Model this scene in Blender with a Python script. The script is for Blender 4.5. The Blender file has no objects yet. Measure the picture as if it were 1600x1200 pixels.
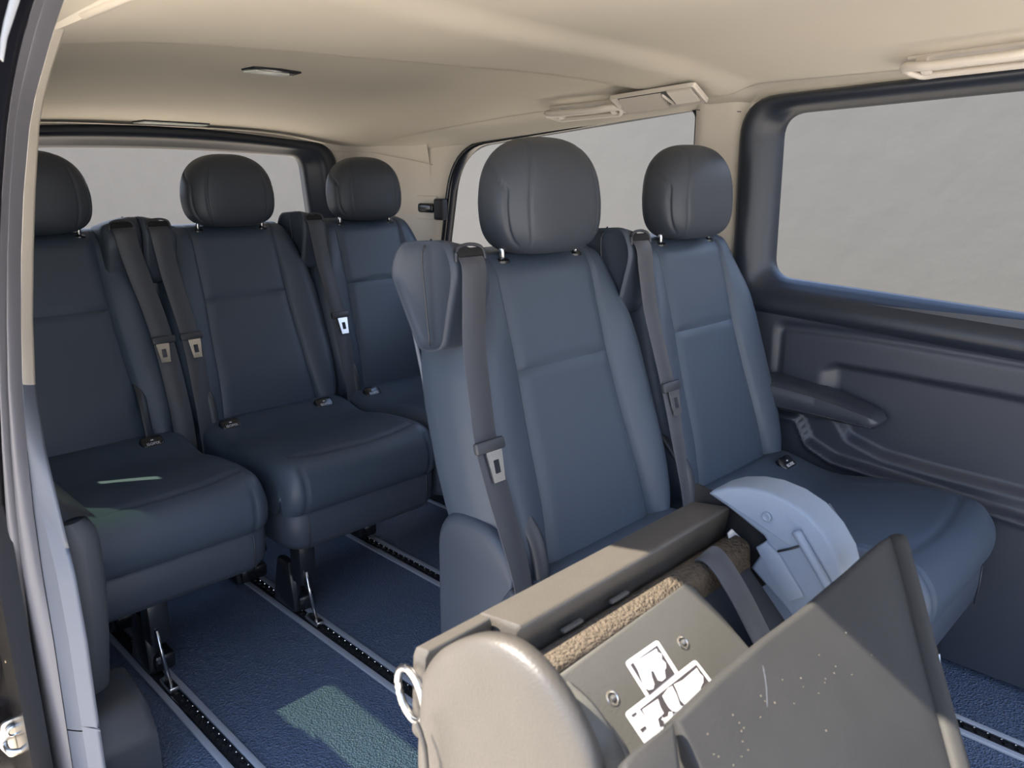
import bpy, bmesh, math, random
import numpy as np
from mathutils import Vector, Matrix
random.seed(4)
D = bpy.data; SC = bpy.context.scene; COL = SC.collection
PI = math.pi

# ------------------------------------------------------------------ camera, sky, sun, exposure
CAM = np.array([-0.4116, -0.9469, 1.1056]); YAW, PITCH, ROLL, FPX = 0.78019, -0.25639, -0.00291, 1218.13
cd = D.cameras.new('camera'); cam = D.objects.new('camera', cd); COL.objects.link(cam)
cf = Vector((math.cos(PITCH)*math.cos(YAW), math.cos(PITCH)*math.sin(YAW), math.sin(PITCH)))
cr0 = Vector((math.sin(YAW), -math.cos(YAW), 0)); cu0 = cr0.cross(cf)
cr = cr0*math.cos(ROLL) + cu0*math.sin(ROLL); cu = -cr0*math.sin(ROLL) + cu0*math.cos(ROLL)
m = Matrix((cr, cu, -cf)).transposed().to_4x4(); m.translation = Vector(CAM); cam.matrix_world = m
cd.sensor_fit = 'HORIZONTAL'; cd.sensor_width = 36; cd.lens = 36*FPX/1600; cd.clip_start = 0.02
cd.dof.use_dof = True; cd.dof.focus_distance = 2.0; cd.dof.aperture_fstop = 11
SC.camera = cam

w = D.worlds.new('sky'); SC.world = w; w.use_nodes = True
nt = w.node_tree; nt.nodes.clear()
wo = nt.nodes.new('ShaderNodeOutputWorld'); bg = nt.nodes.new('ShaderNodeBackground')
tc = nt.nodes.new('ShaderNodeTexCoord'); sx = nt.nodes.new('ShaderNodeSeparateXYZ'); rp = nt.nodes.new('ShaderNodeValToRGB')
rp.color_ramp.elements[0].position = 0.0; rp.color_ramp.elements[0].color = (0.72, 0.80, 0.93, 1)
rp.color_ramp.elements[1].position = 0.8; rp.color_ramp.elements[1].color = (0.34, 0.52, 0.92, 1)
nt.links.new(tc.outputs['Generated'], sx.inputs[0]); nt.links.new(sx.outputs['Z'], rp.inputs[0])
nt.links.new(rp.outputs[0], bg.inputs[0]); nt.links.new(bg.outputs[0], wo.inputs[0])
bg.inputs[1].default_value = 3.4

sl = D.lights.new('sun', 'SUN'); sun = D.objects.new('sun', sl); COL.objects.link(sun)
sl.energy = 23; sl.angle = math.radians(0.6); sl.color = (1.0, 0.90, 0.76)
sun.rotation_euler = Vector((1, -0.90, -1.75)).to_track_quat('-Z', 'Y').to_euler(); sun.location = (-3, 2, 6)

SC.view_settings.view_transform = 'Standard'; SC.view_settings.look = 'None'
SC.view_settings.gamma = 1; SC.view_settings.use_curve_mapping = False
SC.view_settings.exposure = 0.15

# ------------------------------------------------------------------ helpers
def pix(ax, val, X, Y):
    """the point of the plane axis=val that the camera sees at pixel X, Y of 1600x1200"""
    d = cf + cr*((X-800)/FPX) + cu*((600-Y)/FPX)
    t = (val - CAM[ax])/d[ax]
    return Vector(CAM) + d*t
def pixp(n, p0, X, Y):
    d = cf + cr*((X-800)/FPX) + cu*((600-Y)/FPX); n = Vector(n); c = Vector(CAM)
    return c + d*((Vector(p0)-c).dot(n)/d.dot(n))

def mat(name, col, rough=0.5, metal=0.0, bump=None, var=None, spec=0.5, coat=0.0, sheen=0.0):
    """bump=(kind, scale, strength, distance); var=(scale, amount)"""
    M = D.materials.new(name); M.use_nodes = True; n = M.node_tree; b = n.nodes['Principled BSDF']
    b.inputs['Base Color'].default_value = (*col, 1); b.inputs['Roughness'].default_value = rough
    b.inputs['Metallic'].default_value = metal; b.inputs['Specular IOR Level'].default_value = spec
    if coat: b.inputs['Coat Weight'].default_value = coat
    if sheen: b.inputs['Sheen Weight'].default_value = sheen
    t = n.nodes.new('ShaderNodeTexCoord')
    if var:
        ns = n.nodes.new('ShaderNodeTexNoise'); ns.inputs['Scale'].default_value = var[0]; ns.inputs['Detail'].default_value = 5
        mx = n.nodes.new('ShaderNodeMix'); mx.data_type = 'RGBA'
        a = var[1]
        mx.inputs[6].default_value = (*[c*(1-a) for c in col], 1); mx.inputs[7].default_value = (*[min(1, c*(1+a)) for c in col], 1)
        n.links.new(t.outputs['Object'], ns.inputs['Vector']); n.links.new(ns.outputs['Fac'], mx.inputs[0]); n.links.new(mx.outputs[2], b.inputs['Base Color'])
    if bump:
        kind, s, st, dist = bump
        if kind == 'vor':
            tx = n.nodes.new('ShaderNodeTexVoronoi'); tx.inputs['Scale'].default_value = s; out = tx.outputs['Distance']
        elif kind == 'wave':
            tx = n.nodes.new('ShaderNodeTexWave'); tx.inputs['Scale'].default_value = s; tx.bands_direction = 'DIAGONAL'; out = tx.outputs['Fac']
        else:
            tx = n.nodes.new('ShaderNodeTexNoise'); tx.inputs['Scale'].default_value = s; tx.inputs['Detail'].default_value = 3; out = tx.outputs['Fac']
        n.links.new(t.outputs['Object'], tx.inputs['Vector'])
        bp = n.nodes.new('ShaderNodeBump'); bp.inputs['Strength'].default_value = st; bp.inputs['Distance'].default_value = dist
        n.links.new(out, bp.inputs['Height']); n.links.new(bp.outputs[0], b.inputs['Normal'])
    return M

M = {}
M['leather'] = mat('leather', (0.042, 0.057, 0.081), 0.45, spec=0.38, bump=('vor', 520, 0.10, 0.001))
M['head_leather'] = mat('head_leather', (0.036, 0.042, 0.053), 0.48, spec=0.4, bump=('vor', 520, 0.10, 0.001))
M['shell'] = mat('shell', (0.036, 0.046, 0.064), 0.5, spec=0.4, bump=('noise', 700, 0.12, 0.001))
M['belt'] = mat('belt', (0.034, 0.037, 0.047), 0.5, bump=('wave', 260, 0.15, 0.001), sheen=0.15)
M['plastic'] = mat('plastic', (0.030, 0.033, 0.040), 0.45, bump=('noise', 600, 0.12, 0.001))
M['gloss'] = mat('gloss', (0.012, 0.013, 0.016), 0.22)
M['black'] = mat('black', (0.006, 0.006, 0.008), 0.6)
M['slot'] = mat('slot', (0.004, 0.004, 0.005), 0.9)  # near black; gives the belt slots and the cavity their painted dark
M['door'] = mat('door', (0.028, 0.033, 0.045), 0.42, bump=('noise', 500, 0.15, 0.001))
M['frame'] = mat('frame', (0.017, 0.021, 0.030), 0.36, spec=0.42)
M['trimgrey'] = mat('trimgrey', (0.105, 0.118, 0.145), 0.55, bump=('noise', 500, 0.15, 0.001))
M['arch'] = mat('arch', (0.050, 0.056, 0.066), 0.6, bump=('noise', 500, 0.15, 0.001))
M['beige'] = mat('beige', (0.58, 0.53, 0.45), 0.75, bump=('noise', 900, 0.12, 0.001))
M['headliner'] = mat('headliner', (0.56, 0.515, 0.43), 0.95, bump=('noise', 1200, 0.25, 0.001), var=(1.2, 0.03), spec=0.1)
M['beigeplastic'] = mat('beigeplastic', (0.60, 0.55, 0.48), 0.5)
M['vinyl'] = mat('vinyl', (0.078, 0.106, 0.165), 0.5, bump=('vor', 230, 0.9, 0.004), var=(160, 0.35))
M['alu'] = mat('alu', (0.34, 0.36, 0.40), 0.42, metal=0.1, bump=('noise', 300, 0.05, 0.001))
M['channel'] = mat('channel', (0.02, 0.021, 0.024), 0.35, metal=0.6)
M['steel'] = mat('steel', (0.60, 0.60, 0.60), 0.22, metal=1.0)
M['zinc'] = mat('zinc', (0.62, 0.60, 0.56), 0.3, metal=1.0, var=(60, 0.2))
M['brass'] = mat('brass', (0.72, 0.58, 0.36), 0.3, metal=1.0)
M['field'] = mat('field', (0.050, 0.044, 0.048), 0.5)
M['red'] = mat('red', (0.62, 0.035, 0.045), 0.4)
M['white'] = mat('white', (0.62, 0.62, 0.64), 0.5)
M['seal'] = mat('seal', (0.13, 0.13, 0.145), 0.42)
M['body'] = mat('body', (0.004, 0.004, 0.006), 0.25)
M['paint'] = mat('paint', (0.30, 0.30, 0.29), 0.3)
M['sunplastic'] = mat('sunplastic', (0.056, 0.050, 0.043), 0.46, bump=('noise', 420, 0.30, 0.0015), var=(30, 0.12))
M['traypl'] = mat('traypl', (0.070, 0.068, 0.061), 0.5, bump=('noise', 420, 0.25, 0.0012), var=(14, 0.12))
M['cover'] = mat('cover', (0.155, 0.19, 0.245), 0.5, bump=('noise', 420, 0.35, 0.0012))
M['flap'] = mat('flap', (0.031, 0.0305, 0.030), 0.6, spec=0.15, bump=('noise', 380, 0.25, 0.001), var=(9, 0.3))
M['fleece'] = mat('fleece', (0.085, 0.069, 0.052), 0.95, bump=('noise', 260, 1.0, 0.006), var=(180, 0.5), spec=0.1)
M['grab'] = mat('grab', (0.60, 0.55, 0.48), 0.42)
M['lens'] = mat('lens', (0.60, 0.62, 0.56), 0.3)
M['ground'] = mat('ground', (0.50, 0.45, 0.38), 0.9, bump=('noise', 40, 0.4, 0.01), var=(2, 0.12))
M['wallfar'] = mat('wallfar', (0.061, 0.0615, 0.061), 0.95, bump=('noise', 8, 0.2, 0.02), var=(1.6, 0.05))
M['wallrear'] = mat('wallrear', (0.158, 0.143, 0.120), 0.95, bump=('noise', 14, 0.4, 0.02), var=(5, 0.07))  # made lighter and warmer to make up for the sun it lacks

def glass(name, tint, gl=0.06):
    g = D.materials.new(name); g.use_nodes = True; n = g.node_tree; n.nodes.clear()
    o = n.nodes.new('ShaderNodeOutputMaterial'); mx = n.nodes.new('ShaderNodeMixShader')
    t = n.nodes.new('ShaderNodeBsdfTransparent'); s = n.nodes.new('ShaderNodeBsdfGlossy')
    t.inputs[0].default_value = (*tint, 1); s.inputs['Roughness'].default_value = 0.02
    mx.inputs[0].default_value = gl
    n.links.new(t.outputs[0], mx.inputs[1]); n.links.new(s.outputs[0], mx.inputs[2]); n.links.new(mx.outputs[0], o.inputs[0])
    return g
M['glass_far'] = glass('glass_far', (0.90, 0.905, 0.905), 0.002)
M['glass_rear'] = glass('glass_rear', (0.90, 0.90, 0.89), 0.002)
M['glass_pale'] = glass('glass_pale', (0.42, 0.50, 0.36), 0.02)
M['glass_green'] = glass('glass_green', (0.095, 0.14, 0.09), 0.04)

def mesh(name, vs, fs, smooth=True):
    me = D.meshes.new(name); me.from_pydata([tuple(v) for v in vs], [], fs); me.update()
    bm = bmesh.new(); bm.from_mesh(me); bmesh.ops.recalc_face_normals(bm, faces=bm.faces); bm.to_mesh(me); bm.free()
    if smooth: me.polygons.foreach_set('use_smooth', [True]*len(me.polygons))
    return me
def obj(name, me, m_, parent=None, kind=None, label=None):
    o = D.objects.new(name, me); COL.objects.link(o)
    if m_ is not None:
        if not me.materials: me.materials.append(M[m_])
    if parent is not None: o.parent = parent
    if kind: o['kind'] = kind
    if label: o['label'] = label
    return o
def thing(name, label, cat, loc=(0, 0, 0), group=None):
    o = D.objects.new(name, None); COL.objects.link(o); o.location = loc; o['label'] = label; o['category'] = cat
    if group: o['group'] = group
    o.empty_display_size = 0.05
    return o
def frame_empty(name):
    o = D.objects.new(name, None); COL.objects.link(o); o['kind'] = 'structure'; return o
def grid_faces(nr, nc, wrap=False, off=0):
    F = []
    for i in range(nr-1):
        for j in range(nc if wrap else nc-1):
            k = (j+1) % nc
            F.append((off+i*nc+j, off+i*nc+k, off+(i+1)*nc+k, off+(i+1)*nc+j))
    return F
def grid(name, rows, wrap=False, cap=False, smooth=True):
    nr, nc = len(rows), len(rows[0]); vs = [p for r in rows for p in r]; fs = grid_faces(nr, nc, wrap)
    if cap: fs.append(tuple(range(nc))[::-1]); fs.append(tuple(range((nr-1)*nc, nr*nc)))
    return mesh(name, vs, fs, smooth)
def autosmooth(me, ang=40):
    try: me.set_sharp_from_angle(angle=math.radians(ang))
    except Exception: pass
    return me
def box(name, c, s, r=0.004, seg=2, rot=None, taper=None):
    bm = bmesh.new(); bmesh.ops.create_cube(bm, size=1)
    for v in bm.verts:
        v.co = Vector((v.co.x*s[0], v.co.y*s[1], v.co.z*s[2]))
        if taper and v.co.z > 0: v.co.x *= taper[0]; v.co.y *= taper[1]
    if r: bmesh.ops.bevel(bm, geom=list(bm.edges), offset=r, segments=seg, profile=0.5, affect='EDGES')
    for v in bm.verts:
        p = v.co
        if rot is not None: p = rot @ p
        v.co = p + Vector(c)
    me = D.meshes.new(name); bm.to_mesh(me); bm.free()
    me.polygons.foreach_set('use_smooth', [True]*len(me.polygons)); autosmooth(me, 35)
    return me
def joined(name, meshes):
    bm = bmesh.new()
    for x in meshes: bm.from_mesh(x)
    me = D.meshes.new(name); bm.to_mesh(me); bm.free()
    me.polygons.foreach_set('use_smooth', [True]*len(me.polygons)); autosmooth(me, 35)
    return me
def cat_path(P, n):
    """Catmull-Rom through P, n samples a span"""
    P = [Vector(p) for p in P]; out = []
    for i in range(len(P)-1):
        a = P[i-1] if i else P[0]*2-P[1]; b = P[i]; c = P[i+1]; d = P[i+2] if i+2 < len(P) else P[-1]*2-P[-2]
        for k in range(n):
            t = k/n
            out.append(0.5*((2*b)+(c-a)*t+(2*a-5*b+4*c-d)*t*t+(3*b-a-3*c+d)*t**3))
    out.append(P[-1]); return out
def tube(name, P, r, ns=8, closed=False, cap=True):
    rows = []; n = len(P); P = [Vector(p) for p in P]
    up = Vector((0.31, 0.2, 0.93))
    for i in range(n):
        t = (P[(i+1) % n]-P[i-1]) if closed else (P[min(i+1, n-1)]-P[max(i-1, 0)])
        t.normalize(); a = t.cross(up)
        if a.length < 0.1: a = t.cross(Vector((1, 0, 0)))
        a.normalize(); b = t.cross(a)
        rr = r[i] if isinstance(r, (list, tuple)) else r
        rows.append([P[i]+(a*math.cos(2*PI*k/ns)+b*math.sin(2*PI*k/ns))*rr for k in range(ns)])
    if closed:
        rows.append(rows[0]); return grid(name, rows, True)
    return grid(name, rows, True, cap)
def ribbon(name, P, wd, thick, wvec):
    """flat strap: path P, width along wvec (one vector or one a point), rounded edge section"""
    rows = []; n = len(P); P = [Vector(p) for p in P]
    for i in range(n):
        t = (P[min(i+1, n-1)]-P[max(i-1, 0)]).normalized()
        a = Vector(wvec[i]) if isinstance(wvec, list) else Vector(wvec)
        a = (a - t*a.dot(t)).normalized(); b = t.cross(a); h = (wd[i] if isinstance(wd, list) else wd)/2; q = thick/2
        rows.append([P[i]+a*x+b*y for x, y in ((-h, 0), (-h+q, q), (0, q*1.2), (h-q, q), (h, 0), (h-q, -q), (0, -q*1.2), (-h+q, -q))])
    me = grid(name, rows, True, True); return me
def plate(name, pts, nrm, thick, r=0.003, seg=2, smooth=35):
    """solid plate: planar outline pts, extruded by thick along -nrm, front edge rounded"""
    bm = bmesh.new(); nrm = Vector(nrm).normalized()
    vs = [bm.verts.new(Vector(p)) for p in pts]; f = bm.faces.new(vs)
    bm.normal_update()
    if f.normal.dot(nrm) < 0: bmesh.ops.reverse_faces(bm, faces=[f])
    ex = bmesh.ops.extrude_face_region(bm, geom=[f])
    for v in [g for g in ex['geom'] if isinstance(g, bmesh.types.BMVert)]: v.co += nrm*thick
    for v in bm.verts: v.co -= nrm*thick
    bm.normal_update(); bmesh.ops.recalc_face_normals(bm, faces=bm.faces)
    if r:
        fr = max(bm.faces, key=lambda q: (len(q.verts) == len(pts))*10+q.normal.dot(nrm))
        bmesh.ops.bevel(bm, geom=list(fr.edges), offset=r, segments=seg, profile=0.5, affect='EDGES')
    me = D.meshes.new(name); bm.to_mesh(me); bm.free()
    me.polygons.foreach_set('use_smooth', [True]*len(me.polygons)); autosmooth(me, smooth)
    return me
def rounded(pts, r, n=6):
    """2-D polygon with rounded corners; r one radius or one a corner"""
    out = []; N = len(pts)
    for i in range(N):
        p = Vector(pts[i]); a = (Vector(pts[i-1])-p).normalized(); b = (Vector(pts[(i+1) % N])-p).normalized()
        rr = r[i] if isinstance(r, (list, tuple)) else r
        for k in range(n+1):
            t = k/n
            out.append(p + a*rr*(1-t)**2 + b*rr*t**2)
    return out
def lathe(name, prof, ax, c, ns=16):
    """prof = (radius, along) list, axis vector ax from c"""
    ax = Vector(ax).normalized(); a = ax.orthogonal().normalized(); b = ax.cross(a); c = Vector(c)
    rows = [[c+ax*h+(a*math.cos(2*PI*k/ns)+b*math.sin(2*PI*k/ns))*max(r, 1e-5) for k in range(ns)] for r, h in prof]
    me = grid(name, rows, True, True); autosmooth(me, 40); return me
def lerp(a, b, t): return a+(b-a)*t
def interp(x, xs, ys): return float(np.interp(x, xs, ys))
def sstep(a, b, x):
    t = min(1, max(0, (x-a)/(b-a))); return t*t*(3-2*t)
def gauss(x, s): return math.exp(-(x/s)**2)
def copy_tree(o, parent=None):
    c = o.copy(); COL.objects.link(c)
    if parent is not None: c.parent = parent
    for ch in list(o.children): copy_tree(ch, c)
    return c
def text_mesh(name, s, size, depth=0.0004):
    cu_ = D.curves.new(name, 'FONT'); cu_.body = s; cu_.size = size; cu_.extrude = depth; cu_.align_x = 'CENTER'; cu_.align_y = 'CENTER'; cu_.resolution_u = 2
    t = D.objects.new(name, cu_); COL.objects.link(t)
    dg = bpy.context.evaluated_depsgraph_get(); me = D.meshes.new_from_object(t.evaluated_get(dg)); D.objects.remove(t); D.curves.remove(cu_)
    return me

# ------------------------------------------------------------------ outside: ground, and plain grey walls added to fill the windows
obj('ground', grid('ground', [[(-30, y, -0.62), (30, y, -0.62)] for y in (-30, 30)]), 'ground', kind='structure')
obj('wall_backdrop_right', box('w', (3.25, -3.6, 0.46), (0.3, 14.4, 2.16), 0), 'wallfar', kind='structure')
obj('wall_backdrop_rear', box('w', (2.0, 7.15, 0.48), (13.0, 0.3, 2.20), 0), 'wallrear', kind='structure')

# ------------------------------------------------------------------ van shell
RX = 1.47; XC = 0.67
def zc(x, y):
    b = 1.382 - (0.1*((y+0.1)/1.82)**2 if y > -0.1 else 0)
    z = b - 0.077*min(1.25, abs(x-XC)/0.8)**3
    # raised middle field of the headliner between two soft steps
    f = sstep(FY1(x)+0.035, FY1(x)-0.015, y)
    g = sstep(FY2(x)+0.06, FY2(x)-0.03, y)
    return z - 0.018*f + 0.020*g
def FY1(x): return interp(x, [-0.2, 0.1, 0.36, 0.6, 0.9, 1.25, 1.6], [0.47, 0.52, 0.545, 0.53, 0.47, 0.33, 0.1])
def FY2(x): return interp(x, [-0.2, 0.25, 0.45, 0.65, 0.9, 1.2, 1.6], [-0.25, 0.03, 0.1, 0.13, 0.14, 0.1, 0.0])
def zc_hit(X, Y):
    d = cf + cr*((X-800)/FPX) + cu*((600-Y)/FPX); t = 0.5; p = Vector(CAM)
    for k in range(4000):
        q = p+d*t
        if q.z >= zc(q.x, q.y): return q
        t += 0.002
    return q
xs = [lerp(-0.09, 1.505, i/60) for i in range(61)]
ys = [lerp(-1.45, 1.80, j/160) for j in range(161)]
obj('ceiling', grid('ceiling', [[(x, y, zc(x, y)) for x in xs] for y in ys]), 'headliner', kind='structure')
obj('roof', grid('roof', [[(x, y, 1.44-0.09*(abs(x-XC)/0.85)**3) for x in (-.095, .0, .3, .67, 1.0, 1.34, 1.54)] for y in (-1.5, 1.85)]), 'body', kind='structure')

obj('floor', box('floor', (XC, 0.1, -0.03), (1.66, 3.4, 0.06), 0), 'vinyl', kind='structure')

# ---- far side (wall_right): door panel in front of y=0.1, dark lower panel behind, beige pillars
WR = frame_empty('wall_right')
def in_ring(name, inner, outer, prof, mt, parent, ax='x', base=RX):
    """window surround: lerp between closed outlines; prof = (0..1 across, depth inward)"""
    rows = []
    for a, d in prof:
        r = []
        for p, q in zip(inner, outer):
            u = lerp(p[0], q[0], a); v = lerp(p[1], q[1], a)
            r.append((base-d, u, v) if ax == 'x' else (u, base-d, v))
        rows.append(r)
    return obj(name, grid(name, rows, True), mt, parent)
# front far window
W1 = frame_empty('window_1')
i1 = rounded([(-0.012, 0.864), (-0.006, 1.258), (-1.15, 1.297), (-1.15, 0.800)], [0.05, 0.055, 0.05, 0.05], 8)
o1 = rounded([(0.082, 0.775), (0.092, 1.300), (-1.25, 1.345), (-1.25, 0.700)], [0.04, 0.10, 0.05, 0.05], 8)
in_ring('frame', i1, o1, [(0, -0.030), (0.0, -0.002), (0.10, 0.008), (0.18, 0.022), (0.28, 0.032), (0.40, 0.040), (0.54, 0.045), (0.70, 0.047), (0.80, 0.044), (0.90, 0.034), (0.97, 0.018), (1.0, 0.0)], 'frame', W1)
obj('pane', mesh('pane', [(RX+0.022, p[0], p[1]) for p in i1], [tuple(range(len(i1)))], False), 'glass_far', W1)
# lower door panel with relief
def pline(pts): return [(p.y, p.z) for p in [pix(0, 1.44, *q) for q in pts]]
G1 = pline([(1222, 512), (1330, 524), (1460, 545), (1600, 570)])
PK = pline([(1278, 578), (1300, 570), (1400, 588), (1500, 607), (1600, 626)])
PB = pline([(1300, 656), (1318, 690), (1370, 718), (1450, 742), (1600, 782)])
BN = pline([(1246, 650), (1262, 690), (1300, 716), (1400, 748), (1500, 781), (1600, 812)])
def zl(L, y):
    ys_ = [p[0] for p in L][::-1]; zs_ = [p[1] for p in L][::-1]
    if y < ys_[0]: return zs_[0] + (y-ys_[0])*0.06
    return interp(y, ys_, zs_)
def relief(y, z):
    d = 0.030
    g = zl(G1, y); left = -0.062
    # inset field under the groove line
    inset = sstep(g+0.004, g-0.006, z)*sstep(left+0.006, left-0.006, y)
    d -= 0.008*inset
    e = gauss(z-g-0.004, 0.010)*sstep(left+0.01, left-0.01, y); d -= 0.012*e
    e2 = gauss(y-left, 0.007)*sstep(g+0.01, g-0.02, z)*sstep(0.57, 0.62, z); d -= 0.008*e2
    # pocket
    pk = zl(PK, y); pb = zl(PB, y)
    pocket = sstep(pk+0.006, pk-0.014, z)*sstep(pb-0.012, pb+0.018, z)*sstep(PK[0][0]+0.0, PK[0][0]-0.04, y)
    d -= 0.030*pocket
    # lower shelf lip
    bn = zl(BN, y)
    low = sstep(bn+0.007, bn-0.007, z)*sstep(-0.03, -0.06, y)
    lip = gauss(z-bn+0.006, 0.010)*sstep(-0.03, -0.06, y)
    between = sstep(pb+0.01, pb-0.015, z)*(1-low)
    d += 0.014*low + 0.010*lip - 0.010*between*sstep(-0.06, -0.10, y)
    return d
zs = [lerp(0.02, 0.825, i/155) for i in range(156)]; yl_ = [lerp(0.09, -1.25, j/170) for j in range(171)]
obj('door_panel', grid('door_panel', [[(RX-relief(y, z), y, z) for y in yl_] for z in zs]), 'door', WR)
# armrest of the door panel
ar = []
for k in range(25):
    t = k/24
    yy = lerp(-0.06, -0.340, t); zt = lerp(0.626, 0.572, t)-0.010*math.sin(PI*t)*-1; zb = lerp(0.548, 0.540, t)
    th = lerp(0.085, 0.055, t)
    end = math.sqrt(max(0, 1-max(0, (t-0.93)/0.07)**2.5))*0.85+0.15
    zm = (zt+zb)/2; hz = (zt-zb)/2*end; x0 = RX-0.01; x1 = RX-0.02-th*(0.6+0.4*end)
    sec = [(x0, zm+hz), (lerp(x0, x1, .5), zm+hz*1.0), (lerp(x0, x1, .85), zm+hz*0.97), (x1, zm+hz*0.72), (x1-0.004, zm+hz*0.62), (x1-0.004, zm), (x1-0.002, zm-hz*0.62), (x1, zm-hz*0.68), (lerp(x0, x1, .8), zm-hz), (x0, zm-hz)]
    ar.append([(a, yy, b) for a, b in sec])
am = grid('armrest', ar, True, True); autosmooth(am, 50)
obj('armrest', am, 'door', WR)
obj('armrest_seam', joined('s', [tube('s', [(Vector(r[3])+Vector(r[4]))/2 for r in ar[:-1]], 0.0016, 5), tube('s', [Vector(r[6]) for r in ar[:-1]], 0.0014, 5)]), 'plastic', WR)
# B pillar (beige), with a door gap
def col_grid(name, ya, yb, za, zb_, depth, mt, parent, n=10, m_=24, fade=0.02):
    rows = []
    for i in range(m_+1):
        z = lerp(za, zb_, i/m_); r = []
        for j in range(n+1):
            y = lerp(ya, yb, j/n); e = min(j, n-j)/n
            r.append((RX-depth*min(1, (e/0.18))**0.5-0.0, y, z))
        rows.append(r)
    return obj(name, grid(name, rows), mt, parent)
col_grid('pillar_trim', 0.075, 0.232, 0.45, 1.300, 0.022, 'beige', WR)
obj('pillar_seam', tube('s', [(RX-0.019, lerp(0.09, 0.222, k/6), 1.268+0.012*k/6) for k in range(7)], 0.0012, 5), 'plastic', WR)
# rear quarter: lower dark panel, window 2, beige surrounds
W2 = frame_empty('window_2')
i2 = rounded([(0.232, 0.85), (0.232, 1.283), (1.185, 1.208), (1.262, 0.85)], [0.03, 0.03, 0.15, 0.05], 10)
o2 = rounded([(0.222, 0.832), (0.222, 1.294), (1.215, 1.222), (1.292, 0.832)], [0.03, 0.03, 0.17, 0.05], 10)
in_ring('rubber_seal', i2, o2, [(0, -0.03), (0, 0.0), (0.3, 0.006), (0.7, 0.006), (1.0, 0.0)], 'gloss', W2)
obj('pane', mesh('pane', [(RX+0.018, p[0], p[1]) for p in i2], [tuple(range(len(i2)))], False), 'glass_far', W2)
def surround(name, hole, outer, x, mt, parent):
    rows = []
    for a, d in ((0, -0.012), (0.06, 0.004), (0.15, 0.008), (1, 0.008)):
        rows.append([(x-d, lerp(p[0], q[0], a), lerp(p[1], q[1], a)) for p, q in zip(hole, outer)])
    return obj(name, grid(name, rows, True), mt, parent)
oo = rounded([(0.205, 0.80), (0.205, 1.33), (1.45, 1.30), (1.45, 0.80)], [0.002]*4, 10)
surround('quarter_trim', o2, oo, RX, 'beige', WR)
obj('lower_panel', box('lp', (RX+0.01, 0.93, 0.42), (0.05, 1.68, 0.80), 0.01), 'door', WR)
# C pillar: curved beige from the side to the tailgate
rows = []
for i in range(31):
    z = lerp(0.40, 1.32, i/30); r = []
    pts = cat_path([(RX-0.008, 1.32), (RX-0.012, 1.45), (RX-0.035, 1.60), (RX-0.085, 1.70), (1.30, 1.765)], 6)
    for p in pts: r.append((p.x - 0.03*max(0, (z-1.1)/0.2)**2, p.y, z))
    rows.append(r)
obj('corner_pillar', grid('corner_pillar', rows), 'beige', WR)
sp_ = cat_path([(RX-0.012, 1.30), (RX-0.016, 1.45), (RX-0.040, 1.60), (RX-0.090, 1.695), (1.325, 1.745)], 6); n_ = len(sp_)
obj('headliner_seam', tube('s', [(p.x-0.03*max(0, (interp(i/(n_-1), [0, .5, 1], [1.158, 1.205, 1.217])-1.1)/0.2)**2, p.y, interp(i/(n_-1), [0, .5, 1], [1.158, 1.205, 1.217])) for i, p in enumerate(sp_)], 0.0012, 5), 'beigeplastic', WR)
# upper header strip above both windows
rows = []
for j in range(81):
    y = lerp(-1.45, 1.72, j/80)
    za = 1.30 if y < 0.20 else interp(y, [0.2, 1.2, 1.72], [1.292, 1.228, 1.20])
    zt = zc(1.40, y)
    rows.append([(RX-0.004, y, za-0.01), (RX-0.016, y, za), (RX-0.024, y, lerp(za, zt, .35)), (RX-0.04, y, lerp(za, zt, .7)), (1.40, y, zt-0.001)])
obj('header_trim', grid('header_trim', rows), 'headliner', WR)
obj('outer_skin', box('os', (RX+0.075, 0.225, 0.10), (0.03, 3.25, 1.36), 0.0), 'body', WR)

# ---- tailgate (wall_rear) with window 3
WB = frame_empty('wall_rear'); YB = 1.75
i3 = rounded([(0.105, 0.78), (0.145, 1.196), (0.67, 1.212), (1.200, 1.190), (1.235, 0.78)], [0.06, 0.06, 0.3, 0.045, 0.06], 10)
o3 = rounded([(-0.02, 0.70), (-0.01, 1.245), (0.67, 1.288), (1.325, 1.238), (1.38, 0.70)], [0.06, 0.12, 0.3, 0.09, 0.06], 10)
W3 = frame_empty('window_3')
in_ring('frame', i3, o3, [(0, -0.035), (0.0, -0.004), (0.12, 0.004), (0.30, 0.020), (0.42, 0.030), (0.50, 0.042), (0.65, 0.046), (0.85, 0.046), (0.96, 0.036), (1.0, 0.0)], 'frame', W3, ax='y', base=YB)
obj('pane', mesh('pane', [(p[0], YB+0.03, p[1]) for p in i3], [tuple(range(len(i3)))], False), 'glass_rear', W3)
obj('tailgate_panel', box('tp', (XC, YB+0.03, 0.36), (1.50, 0.05, 0.74), 0.01), 'door', WB)
oo3 = rounded([(-0.12, 0.66), (-0.12, 1.34), (0.67, 1.36), (1.52, 1.34), (1.52, 0.66)], [0.01]*5, 10)
obj('rear_header', grid('rh', [[(lerp(p[0], q[0], a), YB+0.012+0.01*a, lerp(p[1], q[1], a)) for p, q in zip(o3, oo3)] for a in (0, 0.5, 1)], True), 'headliner', WB)
obj('outer_skin', grid('osk', [[(lerp(p[0], q[0], a), YB+0.06, lerp(p[1], q[1], a)) for p, q in zip(o3, oo3)] for a in (0.02, 1)], True), 'body', WB)

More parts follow.
